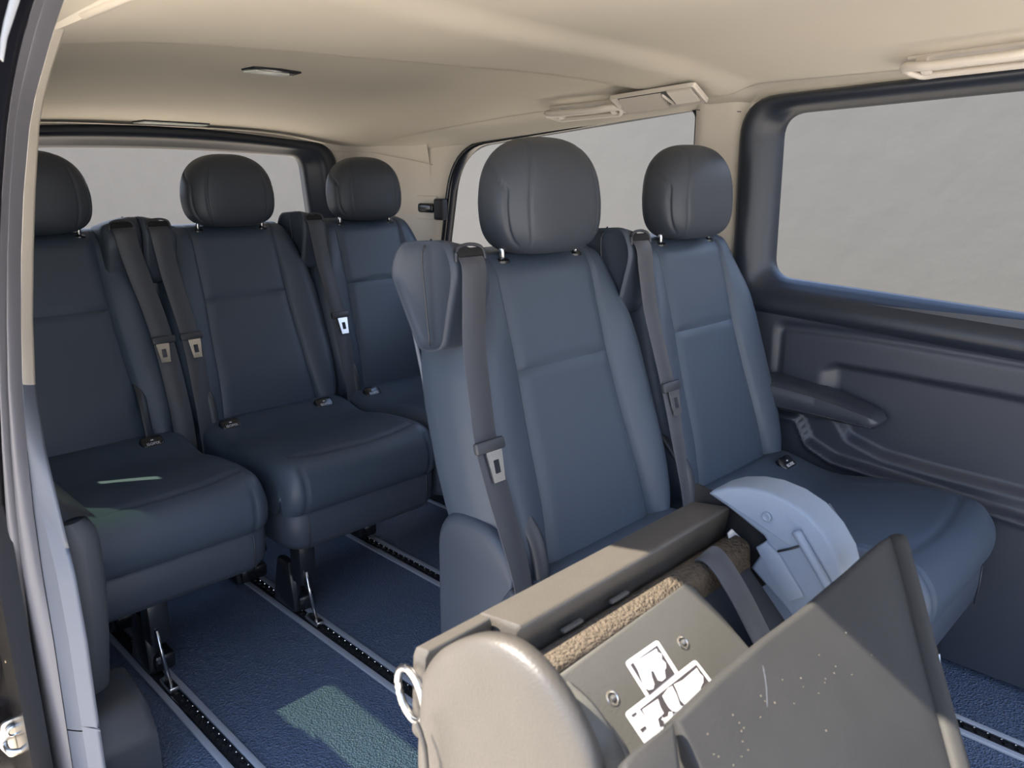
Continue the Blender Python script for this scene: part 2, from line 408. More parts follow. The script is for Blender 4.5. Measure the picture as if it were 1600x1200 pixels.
# ---- near side (wall_left): rear quarter behind the open door, header over the doorway, pillar and seals
WL = frame_empty('wall_left'); LX = -0.13
W4 = frame_empty('window_4')
wy0, wy1, wz0, wz1 = 0.505, 0.94, 0.66, 1.01  # unseen window, its opening sized to cast the floor sun patch
SY0, SY1, SZ0, SZ1 = 1.10, 1.19, 0.84, 1.14  # added slit, placed to throw a strip of sun on the rear seat
def walled(name, x, th, mt):
    def b(y0, y1, z0, z1): return box('q', (x, (y0+y1)/2, (z0+z1)/2), (th, y1-y0, z1-z0), 0)
    return obj(name, joined(name, [b(0.485, wy0, 0.0, 1.42), b(wy0, wy1, 0.0, wz0), b(wy0, wy1, wz1, 1.42), b(wy1, SY0, 0.0, 1.42), b(SY0, SY1, 0.0, SZ0), b(SY0, SY1, SZ1, 1.42), b(SY1, 1.82, 0.0, 1.42)]), mt, WL)
obj('pillar_filler', box('pc', (-0.172, 0.50, 0.56), (0.03, 0.10, 1.25), 0), 'body', WL)  # both boxes are hidden fillers added to stop stray sun behind the trim
obj('pillar_filler', box('pc', (-0.150, 0.43, 1.15), (0.03, 0.16, 0.5), 0), 'body', WL)
walled('inner_quarter', LX+0.004, 0.012, 'beige'); walled('outer_skin', LX-0.045, 0.02, 'body')
obj('pane', mesh('p4', [(LX-0.025, a, b) for a, b in ((wy0-.02, wz0-.02), (wy1+.02, wz0-.02), (wy1+.02, wz1+.02), (wy0-.02, wz1+.02))], [(0, 1, 2, 3)], False), 'glass_green', W4)
obj('slit_pane', mesh('p5', [(LX-0.025, a, b) for a, b in ((SY0-.02, SZ0-.02), (SY1+.02, SZ0-.02), (SY1+.02, SZ1+.02), (SY0-.02, SZ1+.02))], [(0, 1, 2, 3)], False), 'glass_pale', W4)
obj('door_header', mesh('dh', [(x, y, z) for y in (-1.45, 0.42) for x, z in ((-0.035, 1.302), (-0.10, 1.335), (-0.10, 1.40), (-0.02, 1.40), (-0.012, 1.33))], [(0, 1, 6, 5), (1, 2, 7, 6), (2, 3, 8, 7), (3, 4, 9, 8), (4, 0, 5, 9), (0, 1, 2, 3, 4), (5, 6, 7, 8, 9)], False), 'beige', WL)

# pillar trim at the rear edge of the doorway: boundary curves as seen, each at its own depth
YY = [-40, 0, 50, 100, 150, 200, 300, 400, 500, 600, 700, 800, 900, 1000, 1100, 1200, 1260]
BL = [72, 55, 40, 28, 19, 12, 4, 0, -2, -1, 3, 9, 18, 28, 40, 53, 60]
BR = [122, 101, 84, 70, 56, 47, 38, 34, 34, 36, 43, 53, 67, 84, 99, 114, 122]
TR = [150, 122, 101, 84, 70, 62, 56, 53, 52, 56, 72, 95, 119, 137, 151, 166, 174]
def seen(xs_, X, ya=-40, yb=1260, n=60):
    out = []
    for k in range(n+1):
        y = lerp(ya, yb, k/n); out.append(pix(0, X, interp(y, YY, xs_), y))
    return out
def strip(name, curves, mt, parent):
    rows = [[c[i] for c in curves] for i in range(len(curves[0]))]
    return obj(name, grid(name, rows), mt, parent)
def bead(name, La, Lb, Xa, Xb, bulge, mt, parent):
    """rubber bead as a rounded band between two curves"""
    A = seen(La, Xa); B = seen(Lb, Xb); cs = []
    for k in range(9):
        t = k/8; o_ = math.sin(PI*t)**0.7*bulge
        cs.append([lerp(a, b, t)+Vector((-0.6, -0.8, 0))*o_ for a, b in zip(A, B)])
    return strip(name, cs, mt, parent)
MID = [lerp(a, b, 0.36) for a, b in zip(BL, BR)]
TM = frame_empty('trim_1')
bead('outer_seal', BL, MID, -0.160, -0.148, 0.008, 'seal', TM)
bead('inner_seal', MID, [b-1 for b in BR], -0.148, -0.128, 0.014, 'seal', TM)
def part_strip(name, ya, yb, mt, parent):
    A = seen(BR, -0.126, ya, yb, 40); B = seen(TR, -0.100, ya, yb, 40)
    C = [b+Vector((-0.02, 0.03, 0)) for b in B]; cs = []
    for k in range(7):
        t = k/6; cs.append([lerp(a, b, t)+Vector((-0.4, -0.9, 0))*0.006*math.sin(PI*min(1, t*0.9+.05))**0.6 for a, b in zip(A, B)])
    cs += [[lerp(b, c, 0.3) for b, c in zip(B, C)], C]
    return strip(name, cs, mt, parent)
part_strip('upper_pillar_cover', 47, 600, 'beige', TM)
part_strip('lower_pillar_cover', 600.5, 1138, 'trimgrey', TM)
part_strip('sill_end_cover', 1140, 1260, 'trimgrey', TM)
hp = [pix(2, 1.30, 103, 47)+Vector((0, 0.0, 0))]
obj('header_cover', tube('hc', [(-0.036, -1.45+0.18*k, 1.306) for k in range(10)], 0.007, 8), 'beige', TM)
# black painted jamb behind the seal
J = seen(BL, -0.158); J2 = [p+Vector((-0.20, -0.03, 0)) for p in J]
strip('door_jamb', [J, [lerp(a, b, 0.5)+Vector((0, 0.01, 0)) for a, b in zip(J, J2)], J2], 'body', WL)
pl = [(x, y) for x, y in ((17, -30), (16, 0), (8, 30), (2, 60), (0, 90), (6, 96), (12, 60), (22, 30), (32, 0), (36, -30))]
obj('roof_rail_cover', plate('rr', [pix(1, -0.12, *p) for p in pl], (0, -1, 0), 0.004, 0.001), 'paint', WL)
for p in [(12, 1032), (24, 1058), (32, 1089)]:
    c = pix(1, J[48].y-0.03, *p); obj('bolt', lathe('b', [(0.0045, 0), (0.0045, 0.003), (0.003, 0.004)], (0, -1, 0), c, 10), 'brass', WL)

# wheel arch trim beside the near rear seat
TA = frame_empty('trim_2')
rows = []
for i in range(25):
    t = i/24; z = lerp(0.0, 0.555, t); e = max(0, (t-0.90)/0.10); rr_ = math.sqrt(max(0, 1-e*e)); r = []
    xi = interp(z, [0, 0.3, 0.45, 0.55], [-0.030, -0.030, -0.032, -0.036]); yf = interp(z, [0, .1, .2, .3, .4, .55], [0.56, .53, .48, .445, 0.415, 0.395])
    q = 0.014*(1-rr_)
    for a in range(13):
        th = PI/2*a/12
        r.append((xi-0.035+0.035*math.sin(th)-q, yf+0.035-0.035*math.cos(th)+q, z))
    r = [(-0.100, yf+q+0.012, z)]+r+[(xi-q, 0.622, z), (-0.112, 0.625, z)]
    rows.append(r)
obj('arch_cover', grid('arch', rows, False, False), 'arch', TA)
obj('arch_top', mesh('at', rows[-1], [tuple(range(len(rows[-1])))]), 'arch', TA)
rows = []
for i in range(15):
    t = i/14; r = []
    for a in range(9):
        s = a/8
        r.append((lerp(-0.105, -0.038, s), lerp(0.415, 0.60, t), 0.552+0.06*(1-s)*sstep(0.0, 0.9, t)+0.012*math.sin(PI*s)))
    rows.append(r)
obj('arch_ledge', grid('al', rows), 'plastic', TA)

# ------------------------------------------------------------------ floor rails
def rail(x, ya, yb, label, pins):
    t = thing('floor_rail', label, 'rail', (x, (ya+yb)/2, 0), 'seat rails in the floor'); L = yb-ya
    for s in (-1, 1):
        obj('flange', box('f', (s*0.0215, 0, 0.0035), (0.014, L, 0.007), 0.0015), 'alu', t)
        obj('inner_lip', box('l', (s*0.011, 0, 0.003), (0.003, L, 0.005), 0.0008), 'gloss', t)
    obj('channel', box('c', (0, 0, 0.0008), (0.020, L, 0.0016), 0), 'slot', t)
    bm = bmesh.new()
    for k in range(pins):
        y = -L/2+0.025*(k+0.5)
        if y > L/2: break
        r = bmesh.ops.create_cone(bm, cap_ends=True, segments=8, radius1=0.0055, radius2=0.0045, depth=0.004, matrix=Matrix.Translation((0.002, y, 0.0035)))
    me = D.meshes.new('teeth'); bm.to_mesh(me); bm.free()
    p = obj('teeth', me, 'channel', t); p['kind'] = 'stuff'
    bm = bmesh.new()
    for k in range(pins):
        y = -L/2+0.025*(k+0.5)
        bmesh.ops.create_cone(bm, cap_ends=True, segments=6, radius1=0.0022, radius2=0.0014, depth=0.002, matrix=Matrix.Translation((0.0085, y+0.008, 0.0062)))
    me = D.meshes.new('studs'); bm.to_mesh(me); bm.free()
    p = obj('studs', me, 'steel', t); p['kind'] = 'stuff'
rail(0.1275, -1.3, 1.45, 'aluminium floor rail running under the near rear seat, closest to the doorway', 110)
rail(0.4985, -1.3, 1.45, 'aluminium floor rail passing behind the metal pull ring, under the middle rear seat', 110)
rail(0.8728, -1.3, 1.45, 'aluminium floor rail running from under the middle rear seat to behind the belted front seat', 110)
rail(1.2338, -1.3, 1.45, 'aluminium floor rail at the far side, in the dark lower right corner of the photo', 110)

# ------------------------------------------------------------------ seats (local: x across, y=0 backrest seam, z=0 floor)
ZT = [0.40, 0.42, 0.45, 0.48, 0.54, 0.60, 0.70, 0.78, 0.84, 0.88, 0.91, 0.935, 0.955, 0.968, 0.976]
HT = [0.200, 0.212, 0.230, 0.240, 0.246, 0.249, 0.247, 0.240, 0.227, 0.215, 0.206, 0.197, 0.186, 0.174, 0.158]
def hw(z): return interp(z, ZT, HT)
def pw(z): return interp(z, [0.40, 0.45, 0.55, 0.776, 0.976], [0.150, 0.150, 0.141, 0.127, 0.127])
def yb0(z): return 0.035+(z-0.958)*0.277
def yfront(x, z):
    h = hw(z); p = min(pw(z), h*0.93); ax = abs(x); y = yb0(z)
    dist = min((h-ax), (0.978-z)*1.0, (z-0.398)*1.2)
    R = 0.045; t = max(0, 1-dist/R); y += R*0.85*(1-math.sqrt(max(0, 1-t*t)))
    b = 0
    if ax > p: b = 0.020*math.sin(PI*min(1, (ax-p)/(h-p)*0.85))*sstep(0.95, 0.82, z)
    y -= b + 0.010*gauss(z-0.53, 0.13) + 0.004*(1-(ax/0.24)**2)
    y += 0.0065*gauss(ax-p, 0.0045)*sstep(0.40, 0.43, z)
    if ax < p: y += 0.0065*gauss(z-0.778-0.004*(1-(ax/p)**2), 0.0042)*1.0
    return y
def make_backrest(parent):
    us = []
    nb, nc = 16, 18
    zrow = [0.40+0.378*i/40 for i in range(41)] + [0.778+0.198*i/24 for i in range(1, 25)]
    V = []; NC = 2*nb+nc+1
    for z in zrow:
        h = hw(z); p = min(pw(z), h*0.93)
        cols = [-h+(h-p)*(1-(1-i/nb)**1.0) for i in range(nb)] + [-p+2*p*i/nc for i in range(nc)] + [p+(h-p)*i/nb for i in range(nb+1)]
        V.append([Vector((x, yfront(x, z), z)) for x in cols])
    NR = len(zrow)
    def sub(r0, r1, c0, c1): return grid('p', [V[i][c0:c1+1] for i in range(r0, r1+1)])
    obj('upper_panel', sub(40, NR-1, nb, nb+nc), 'leather', parent)
    obj('lower_panel', sub(0, 40, nb, nb+nc), 'leather', parent)
    for c0, c1 in ((0, nb), (nb+nc, NC-1)): obj('side_bolster', sub(0, NR-1, c0, c1), 'leather', parent)
    # rim: from the border of the front round to the back
    loop = [V[i][0] for i in range(NR)] + [V[NR-1][j] for j in range(1, NC)] + [V[i][NC-1] for i in range(NR-2, -1, -1)] + [V[0][j] for j in range(NC-2, 0, -1)]
    cx, cz = 0, 0.69; rows = []
    for d, s in ((0, 1), (0.012, 1.012), (0.04, 1.02), (0.075, 1.02), (0.105, 1.012), (0.118, 0.985), (0.122, 0.9), (0.122, 0.3)):
        rows.append([(cx+(p.x-cx)*s, max(p.y+d*0.55, yb0(p.z)+0.02+d) if d > 0.02 else p.y+d, cz+(p.z-cz)*(s if p.z > 0.5 else 1)) for p in loop])
    obj('backrest_side', grid('rim', rows, True, False), 'leather', parent)
    # piping down the outer edge of the back shell
    for s in (-1, 1):
        P = [(s*(hw(z)+0.004), yb0(z)+0.123+0.006*0, z) for z in [0.84-0.02*k for k in range(20)]]
        P = [(s*0.240, yb0(z)+0.128+0.05*max(0, (0.52-z)/0.1)**2*(z < 0.52), z) for z in [0.86-0.02*k for k in range(21)]]
        obj('piping', tube('pi', P, 0.0038, 6), 'trimgrey', parent)
    rows = []
    for k in range(27):
        z = 0.90-0.5*k/26; h = min(0.238, hw(min(z, 0.9))+0.03)
        rows.append([(h*u, yb0(z)+0.128+0.022*(1-u*u), z) for u in [-1+0.1*q for q in range(21)]])
    obj('back_shell', grid('bs', rows), 'shell', parent)
def make_headrest(parent):
    rows = []; nz, na = 60, 240
    for i in range(nz+1):
        t = i/nz; tt = 0.5-0.5*math.cos(PI*t); z = 0.974+0.206*tt
        s = (1-abs(2*tt-1)**(2.6 if tt > 0.5 else 3.6))
        s = max(0.0, s)**(1/(2.6 if tt > 0.5 else 3.6))
        a = 0.136*s*(1-0.22*max(0, tt-0.45)); bf = 0.068*s; bb = 0.062*s
        r = []
        yc_ = 0.045+(z-0.97)*0.05
        for j in range(na):
            th = 2*PI*j/na; c, sn = math.cos(th), math.sin(th)
            x = a*math.copysign(abs(c)**(2/3.1), c); q = bf if sn < 0 else bb
            y = q*math.copysign(abs(sn)**(2/2.7), sn)
            g = 0
            if sn < 0:
                ax = abs(x)
                g1 = 0.092-0.022*((z-1.06)/0.1)**2; g = 0.8*gauss(ax-g1, 0.0030)
            if abs(x) > 0.10 and z < 1.135: g = max(g, 0.8*gauss(y+0.036-0.055*sstep(1.085, 1.14, z), 0.003))
            k = 1-0.042*g*(s > 0.35)
            r.append((x*k, yc_+y*k, z))
        rows.append(r)
    h = obj('headrest', grid('headrest', rows, True, True), 'head_leather', parent)
    for s in (-1, 1):
        obj('headrest_post', tube('hp', [(s*0.100, 0.052, 0.950), (s*0.100, 0.050, 1.01)], 0.0055, 10), 'steel', parent)
        obj('post_collar', lathe('pc', [(0.016, 0), (0.016, 0.004), (0.011, 0.008)], (0, 0, 1), (s*0.100, 0.054, 0.962), 12), 'gloss', parent)
def make_cushion(parent, xl=-0.238, xr=0.238):
    # profile from the front bottom up and back
    prof = [(-0.592, 0.312), (-0.606, 0.33), (-0.614, 0.355), (-0.614, 0.385), (-0.606, 0.410), (-0.590, 0.430), (-0.566, 0.441), (-0.53, 0.446), (-0.47, 0.446), (-0.40, 0.441), (-0.33, 0.433), (-0.27, 0.428), (-0.22, 0.434), (-0.17, 0.446), (-0.13, 0.452), (-0.09, 0.44)]
    P = cat_path([(0, a, b) for a, b in prof], 5); rows = []
    # distance along
    for i, p in enumerate(P):
        r = []
        nx = 72
        for j in range(nx+1):
            u = -1+2*j/nx; h = (xr-xl)/2; mid = (xr+xl)/2
            uu = math.copysign(1-(1-abs(u))**1.25, u)
            x = uu*h; dist = h-abs(x)
            R = 0.05; t = max(0, 1-dist/R); drop = R*(1-math.sqrt(max(0, 1-t*t)))
            fr = sstep(-0.50, -0.60, p.y)   # 1 on the front face
            y = p.y + drop*0.9*sstep(-0.45, -0.59, p.y)
            z = p.z - drop*0.75*sstep(0.33, 0.43, p.z)
            seam = gauss(abs(x)-0.192, 0.0042)*sstep(-0.53, -0.56, p.y)
            lat = gauss(p.y+0.555-0.02*(x/0.2)**2, 0.007)*sstep(0.42, 0.43, p.z)*(abs(x) < 0.195)
            side = gauss(abs(x)-(0.192-0.05*sstep(-0.5, -0.35, p.y)), 0.0045)*0.5*sstep(-0.57, -0.54, p.y)*sstep(-0.2, -0.3, p.y)
            y += 0.006*seam*fr; z -= 0.005*lat+0.004*side
            z += 0.006*gauss(abs(x)-0.20, 0.05)*sstep(-0.25, -0.35, p.y)*sstep(0.42, 0.44, p.z)
            r.append((mid+x, y, z))
        rows.append(r)
    # sides down to the base line
    top = rows
    def side(c): return [[r[c] for r in top], [(r[c][0]*1.0+(0.004 if c else -0.004), r[c][1], min(r[c][2], 0.36)) for r in top], [(r[c][0], r[c][1], 0.312) for r in top]]
    obj('cushion', grid('cushion', rows), 'leather', parent)
    obj('cushion_side', grid('cs', side(0)), 'leather', parent); obj('cushion_side', grid('cs', side(-1)), 'leather', parent)
    # base under the cushion
    rows = []
    for d, z in ((0.006, 0.316), (0.0, 0.309), (0.0, 0.27), (0.004, 0.235), (0.014, 0.217), (0.03, 0.213)):
        a, b, f = xl+0.002+d, xr-0.002-d, -0.600+d
        o_ = rounded([(a, -0.10), (a, f), (b, f), (b, -0.10)], [0.01, 0.065, 0.065, 0.01], 8)
        rows.append([(p[0], p[1]+(0.012 if z < 0.23 else 0)*0, z) for p in o_])
    me = grid('cb', rows, True, True)
    bs = obj('cushion_base', me, 'shell', parent)
    for s in (-1, 1):
        xx = (xr+xl)/2+s*0.185
        obj('base_seam', tube('bsm', [(xx, -0.6005, 0.312), (xx, -0.6008, 0.27), (xx, -0.597, 0.222)], 0.0016, 5), 'plastic', bs)
def make_belt(parent, sg, dx=0.0, bx_=(-0.236, -0.238, -0.243, -0.253, -0.261, -0.266, -0.262, -0.255, -0.249, -0.246, -0.246)):
    """belt housing on one shoulder (sg -1: left as photographed), the strap, tongue and stop"""
    X = lambda v: (v+dx)*-sg
    prof = rounded([(0.140, 0.955), (0.115, 1.006), (-0.002, 1.014), (-0.022, 0.965), (0.010, 0.835), (0.065, 0.825)], [0.02, 0.03, 0.022, 0.02, 0.02, 0.02], 5)
    rows = []
    for x, k in ((-0.270, 0.86), (-0.278, 0.95), (-0.282, 1.0), (-0.265, 1.0), (-0.23, 1.0), (-0.200, 1.0), (-0.195, 0.96), (-0.190, 0.86)):
        rows.append([(X(x), lerp(0.07, p[0], k), lerp(0.92, p[1], k)+(0.0 if p[1] < 0.9 else -0.02*sstep(-0.26, -0.19, x))) for p in prof])
    hs = obj('belt_guide', grid('bg', rows, True, True), 'shell', parent)
    obj('belt_slot_shade', box('slot', (X(-0.236), -0.010, 0.992), (0.056, 0.014, 0.016), 0.004, rot=Matrix.Rotation(-0.5, 3, 'X')), 'slot', hs)  # solid black box, standing in for the shade inside the slot
    obj('guide_lip', tube('gl', cat_path([(X(-0.268), -0.016, 0.980), (X(-0.262), -0.012, 1.000), (X(-0.236), -0.010, 1.006), (X(-0.210), -0.012, 1.000), (X(-0.204), -0.016, 0.980)], 5), 0.003, 6), 'plastic', hs)
    obj('guide_seam', tube('gs', cat_path([(X(-0.262), 0.050, 1.012), (X(-0.282), 0.050, 0.99), (X(-0.283), 0.045, 0.92), (X(-0.280), 0.040, 0.84)], 5), 0.0016, 5), 'plastic', hs)
    BZ = [(-0.002, 0.996), (-0.024, 0.975), (-0.030, 0.926), (-0.040, 0.846), (-0.060, 0.765), (-0.078, 0.694), (-0.096, 0.630), (-0.118, 0.554), (-0.140, 0.477), (-0.152, 0.40), (-0.157, 0.35)]
    BP = [(a, b, c) for a, (b, c) in zip(bx_, BZ)]; tx = bx_[5]
    P = cat_path([(X(a), b, c) for a, b, c in BP], 6); n = len(P)
    W_ = [Vector((1, 0.10*math.sin(PI*i/n)+0.25*sstep(0.55, 0.9, i/n), 0)) if sg < 0 else Vector((1, -0.10*math.sin(PI*i/n)-0.25*sstep(0.55, 0.9, i/n), 0)) for i in range(n)]
    b = obj('seat_belt', ribbon('belt', P, 0.054, 0.0022, W_), 'belt', parent)
    R3 = Matrix.Rotation(-0.27, 3, 'X')
    st = box('bs', (X(tx), -0.086, 0.692), (0.062, 0.012, 0.020), 0.004, rot=R3)
    obj('belt_stop', st, 'plastic', b)
    tg = rounded([(-0.016, 0.012), (0.016, 0.012), (0.013, -0.006), (0.012, -0.034), (0.009, -0.040), (-0.009, -0.040), (-0.012, -0.034), (-0.013, -0.006)], 0.003, 3)
    ho = rounded([(-0.006, -0.004), (0.006, -0.004), (0.006, -0.026), (-0.006, -0.026)], 0.0015, 12-6)
    # plate with a hole: lerp rings (same sample count)
    o_ = []
    for k in range(len(ho)):
        a = ho[k]; d = (Vector(a)-Vector((0, -0.015))).normalized()
        # cast to the outline box
        hx, top_, bot = 0.0125, 0.012, -0.040
        s = min((hx/abs(d.x)) if abs(d.x) > 1e-6 else 9, ((top_+0.015)/d.y if d.y > 0 else (bot+0.015)/d.y) if abs(d.y) > 1e-6 else 9)
        o_.append((d.x*s*(1.35 if d.y > 0.5 else 1), -0.015+d.y*s))
    rows = []
    for rr_, dz in ((ho, -0.0015), (ho, 0.0015), (o_, 0.0015), (o_, -0.0015), (ho, -0.0015)):
        rows.append([R3 @ Vector((p[0], -dz, p[1])) + Vector((X(tx+0.006), -0.092, 0.672)) for p in rr_])
    me = grid('tongue', rows, True); autosmooth(me, 30)
    obj('belt_tongue', me, 'steel', b)
    # lower bracket: angled black cover and anchor
    cv = cat_path([(X(-0.205), -0.060, 0.590), (X(-0.203), -0.092, 0.560), (X(-0.196), -0.125, 0.510), (X(-0.196), -0.140, 0.44), (X(-0.198), -0.145, 0.38)], 5)
    obj('recliner_cover', ribbon('rc', cv, 0.030, 0.010, (1, 0.5*sg, 0)), 'plastic', parent)
    obj('belt_anchor', box('ba', (X(-0.205), -0.165, 0.40), (0.036, 0.03, 0.075), 0.006, rot=Matrix.Rotation(0.25, 3, 'X')), 'plastic', parent)
def make_shield(parent, sg):
    o_ = rounded([(0.065, 0.16), (0.060, 0.545), (-0.115, 0.545), (-0.150, 0.40), (-0.16, 0.16)], [0.02, 0.08, 0.09, 0.06, 0.02], 8)
    rows = []
    for k, d in ((0.90, 0.262), (0.97, 0.258), (1.0, 0.250), (1.0, 0.225)):
        rows.append([(sg*d, lerp(-0.04, p[0], k), lerp(0.36, p[1], k)) for p in o_])
    obj('side_shield', grid('ss', rows[::-1], True, True), 'shell', parent)
def make_anchor(parent, x):
    pr = rounded([(-0.028, -0.016), (-0.028, 0.018), (0.028, 0.018), (0.028, -0.016)], 0.012, 4)
    nrm = Vector((0, -0.62, 0.78)); a = Vector((1, 0, 0)); b = nrm.cross(a).normalized()*1
    c = Vector((x, -0.178, 0.447))
    rows = [[c+a*(p[0]*k)+b*(p[1]*k)+nrm*h for p in pr] for k, h in ((1.05, -0.006), (1.0, 0.003), (0.85, 0.005))]
    an = obj('anchor_cover', grid('an', rows, True, True), 'gloss', parent)
    me = text_mesh('tx', 'ISOFIX', 0.0115)
    R_ = Matrix((a, b, nrm)).transposed().to_4x4(); R_.translation = c+nrm*0.0052-b*0.008
    me.transform(R_); obj('lettering', me, 'white', an, label='white raised ISOFIX lettering')
    me = box('ic', (0, 0, 0), (0.007, 0.003, 0.0006), 0); R_.translation = c+nrm*0.0052+b*0.004; me.transform(R_)
    obj('icon', me, 'white', an)
def make_leg(parent, x, front=True):
    y = -0.525 if front else -0.28
    lg = obj('leg', joined('lg', [box('a', (x, y-0.02, 0.165), (0.046, 0.05, 0.11), 0.006), box('b', (x, y+0.07, 0.075), (0.036, 0.12, 0.14), 0.012, taper=(0.7, 0.5)), box('c', (x+0.02, y+0.05, 0.03), (0.05, 0.09, 0.045), 0.012)]), 'gloss', parent)
    if front:
        obj('latch_rod', tube('lr', [(x-0.010, y-0.048, 0.150), (x-0.008, y-0.058, 0.09), (x, y-0.066, 0.016)], 0.0045, 8), 'steel', lg)
        obj('foot', box('ft', (x, y-0.055, 0.012), (0.022, 0.06, 0.016), 0.004), 'steel', lg)
def make_buckle(parent, x, y=-0.2):
    R_ = Matrix.Rotation(-0.35, 3, 'X')
    b = obj('belt_buckle', box('bk', (x, y, 0.335), (0.032, 0.022, 0.085), 0.005, rot=R_), 'plastic', parent)
    obj('release_button', box('rb', Vector((x, y, 0.335))+R_ @ Vector((0, -0.002, 0.043)), (0.024, 0.016, 0.012), 0.003, rot=R_), 'red', b)
def make_seat(label, loc, sg, legs, buckle=None, shield=False, group='leather seats'):
    t = thing('car_seat', label, 'car seat', loc, group)
    make_backrest(t); make_headrest(t); make_cushion(t)
    for x in (-0.165, 0.135): make_anchor(t, x)
    return t
GR = 'charcoal leather van seats'
sA = make_seat('charcoal leather seat in the front row beside the folded seat, its left side in view', (0.6725, 0, 0), -1, None, group=GR)
SP = {}
for key, lab, loc in (('B', 'charcoal leather seat in the front row next to the big window and door armrest', (1.1654, 0, 0)),
                      ('D', 'middle charcoal leather seat of the rear row, in front of the rear window', (0.6767, 1.25, 0)),
                      ('E', 'charcoal leather rear row seat in the far corner beside the beige pillar', (1.1556, 1.25, 0))):
    c = copy_tree(sA); c.location = loc; c['label'] = lab; SP[key] = c
SP['C'] = make_seat('charcoal leather rear row seat nearest the doorway, lit by sun patches', (0.1619, 1.25, 0), 1, None, group=GR)
LEAN = (-0.238, -0.238, -0.234, -0.226, -0.217, -0.210, -0.209, -0.212, -0.216, -0.218, -0.218)
make_belt(sA, -1); make_belt(SP['B'], -1, -0.030, tuple(v-0.001 for v in LEAN)); make_belt(SP['D'], -1, 0.0, LEAN); make_belt(SP['E'], -1, 0.0, LEAN)
make_belt(SP['C'], 1, 0.052, (-0.237, -0.238, -0.245, -0.26, -0.274, -0.282, -0.286, -0.287, -0.286, -0.284, -0.283))
make_shield(sA, -1)
make_buckle(SP['B'], 0.252, -0.225); make_buckle(SP['D'], 0.262, -0.19)
for k, xs_ in (('C', (-0.0344,)), ('D', (-0.1782,)), ('B', (0.0684,))):
    for x in xs_: make_leg(SP[k], x)
make_leg(SP['D'], -0.185, False); make_leg(SP['D'], 0.1961, False); make_leg(SP['C'], -0.0344, False); make_leg(SP['C'], 0.30, False); make_leg(SP['E'], 0.0782, False); make_leg(sA, 0.2003); make_leg(sA, -0.16)

# ------------------------------------------------------------------ the folded near seat in the foreground
FS = thing('folded_seat', 'folded black seat in the doorway foreground with sunlit cover, white stickers and pull ring', 'car seat', (0.17, -0.55, 0))
OFF = Vector((0.17, -0.55, 0))
def loc_(me):
    me.transform(Matrix.Translation(-OFF)); return me
def fobj(name, me, mt, parent=None, label=None):
    if parent is None: return obj(name, loc_(me), mt, FS, label=label)
    return obj(name, loc_(me), mt, parent, label=label)
# bolster beam
def yz_bar(name, sec, xa, xb, n=2, r=0.006):
    s2 = rounded(sec, r, 4)
    rows = []
    for x, k in ((xa, 0.9), (xa+0.003, 1), (xb-0.003, 1), (xb, 0.9)):
        c = Vector((sum(p[0] for p in s2)/len(s2), sum(p[1] for p in s2)/len(s2)))
        rows.append([(x, lerp(c[0], p[0], k), lerp(c[1], p[1], k)) for p in s2])
    me = grid(name, rows, True, True); autosmooth(me, 50); return me
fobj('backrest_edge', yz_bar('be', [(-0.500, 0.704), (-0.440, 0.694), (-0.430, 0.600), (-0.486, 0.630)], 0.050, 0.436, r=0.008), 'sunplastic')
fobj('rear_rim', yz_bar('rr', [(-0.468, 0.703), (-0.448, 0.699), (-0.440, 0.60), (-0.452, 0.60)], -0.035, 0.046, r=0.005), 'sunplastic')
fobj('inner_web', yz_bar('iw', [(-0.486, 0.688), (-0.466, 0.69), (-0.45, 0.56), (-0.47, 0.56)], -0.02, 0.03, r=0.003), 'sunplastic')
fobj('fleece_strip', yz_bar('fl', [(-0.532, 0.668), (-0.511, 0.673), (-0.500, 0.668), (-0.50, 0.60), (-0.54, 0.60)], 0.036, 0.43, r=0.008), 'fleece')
for a, b in ((0.155, 0.185), (0.232, 0.262)):
    fobj('guide_tab', box('gt', ((a+b)/2-0.05, -0.504, 0.676), (b-a, 0.006, 0.004), 0.0015), 'traypl')
# the tray that carries the stickers: plane through y=-.487 z=.622, falling at 45 degrees
TN = Vector((0, -0.7071, 0.7071)); TP = Vector((0, -0.529, 0.669))
def tp(X, Y): return pixp(TN, TP, X, Y)
tr = [tp(x, y) for x, y in ((842, 1076), (960, 989), (1070, 908), (1084, 914), (1130, 960), (1185, 1025))]
brow = tr[-1]; a0 = tr[0]
edge = [tr[0], tr[1], tr[2], tr[3], tr[4], tr[5], Vector((0.36, -0.66, 0.538)), Vector((0.0, -0.66, 0.538)), tp(880, 1112)]
fobj('tray_panel', plate('tray', edge, TN, 0.02, 0.005, 3), 'traypl')
rim = [tr[0]+TN*0.0, tr[1], tr[2]]
for q in ((1067, 1004), (957, 1091)):
    c = tp(*q)
    s = fobj('screw', lathe('sc', [(0.0075, -0.004), (0.0075, 0.0004), (0.0062, 0.0010), (0.0054, 0.0004), (0.0054, -0.0006), (0.0028, -0.0008), (0.0026, 0.0016), (0.0012, 0.0018)], TN, c, 14), 'zinc')
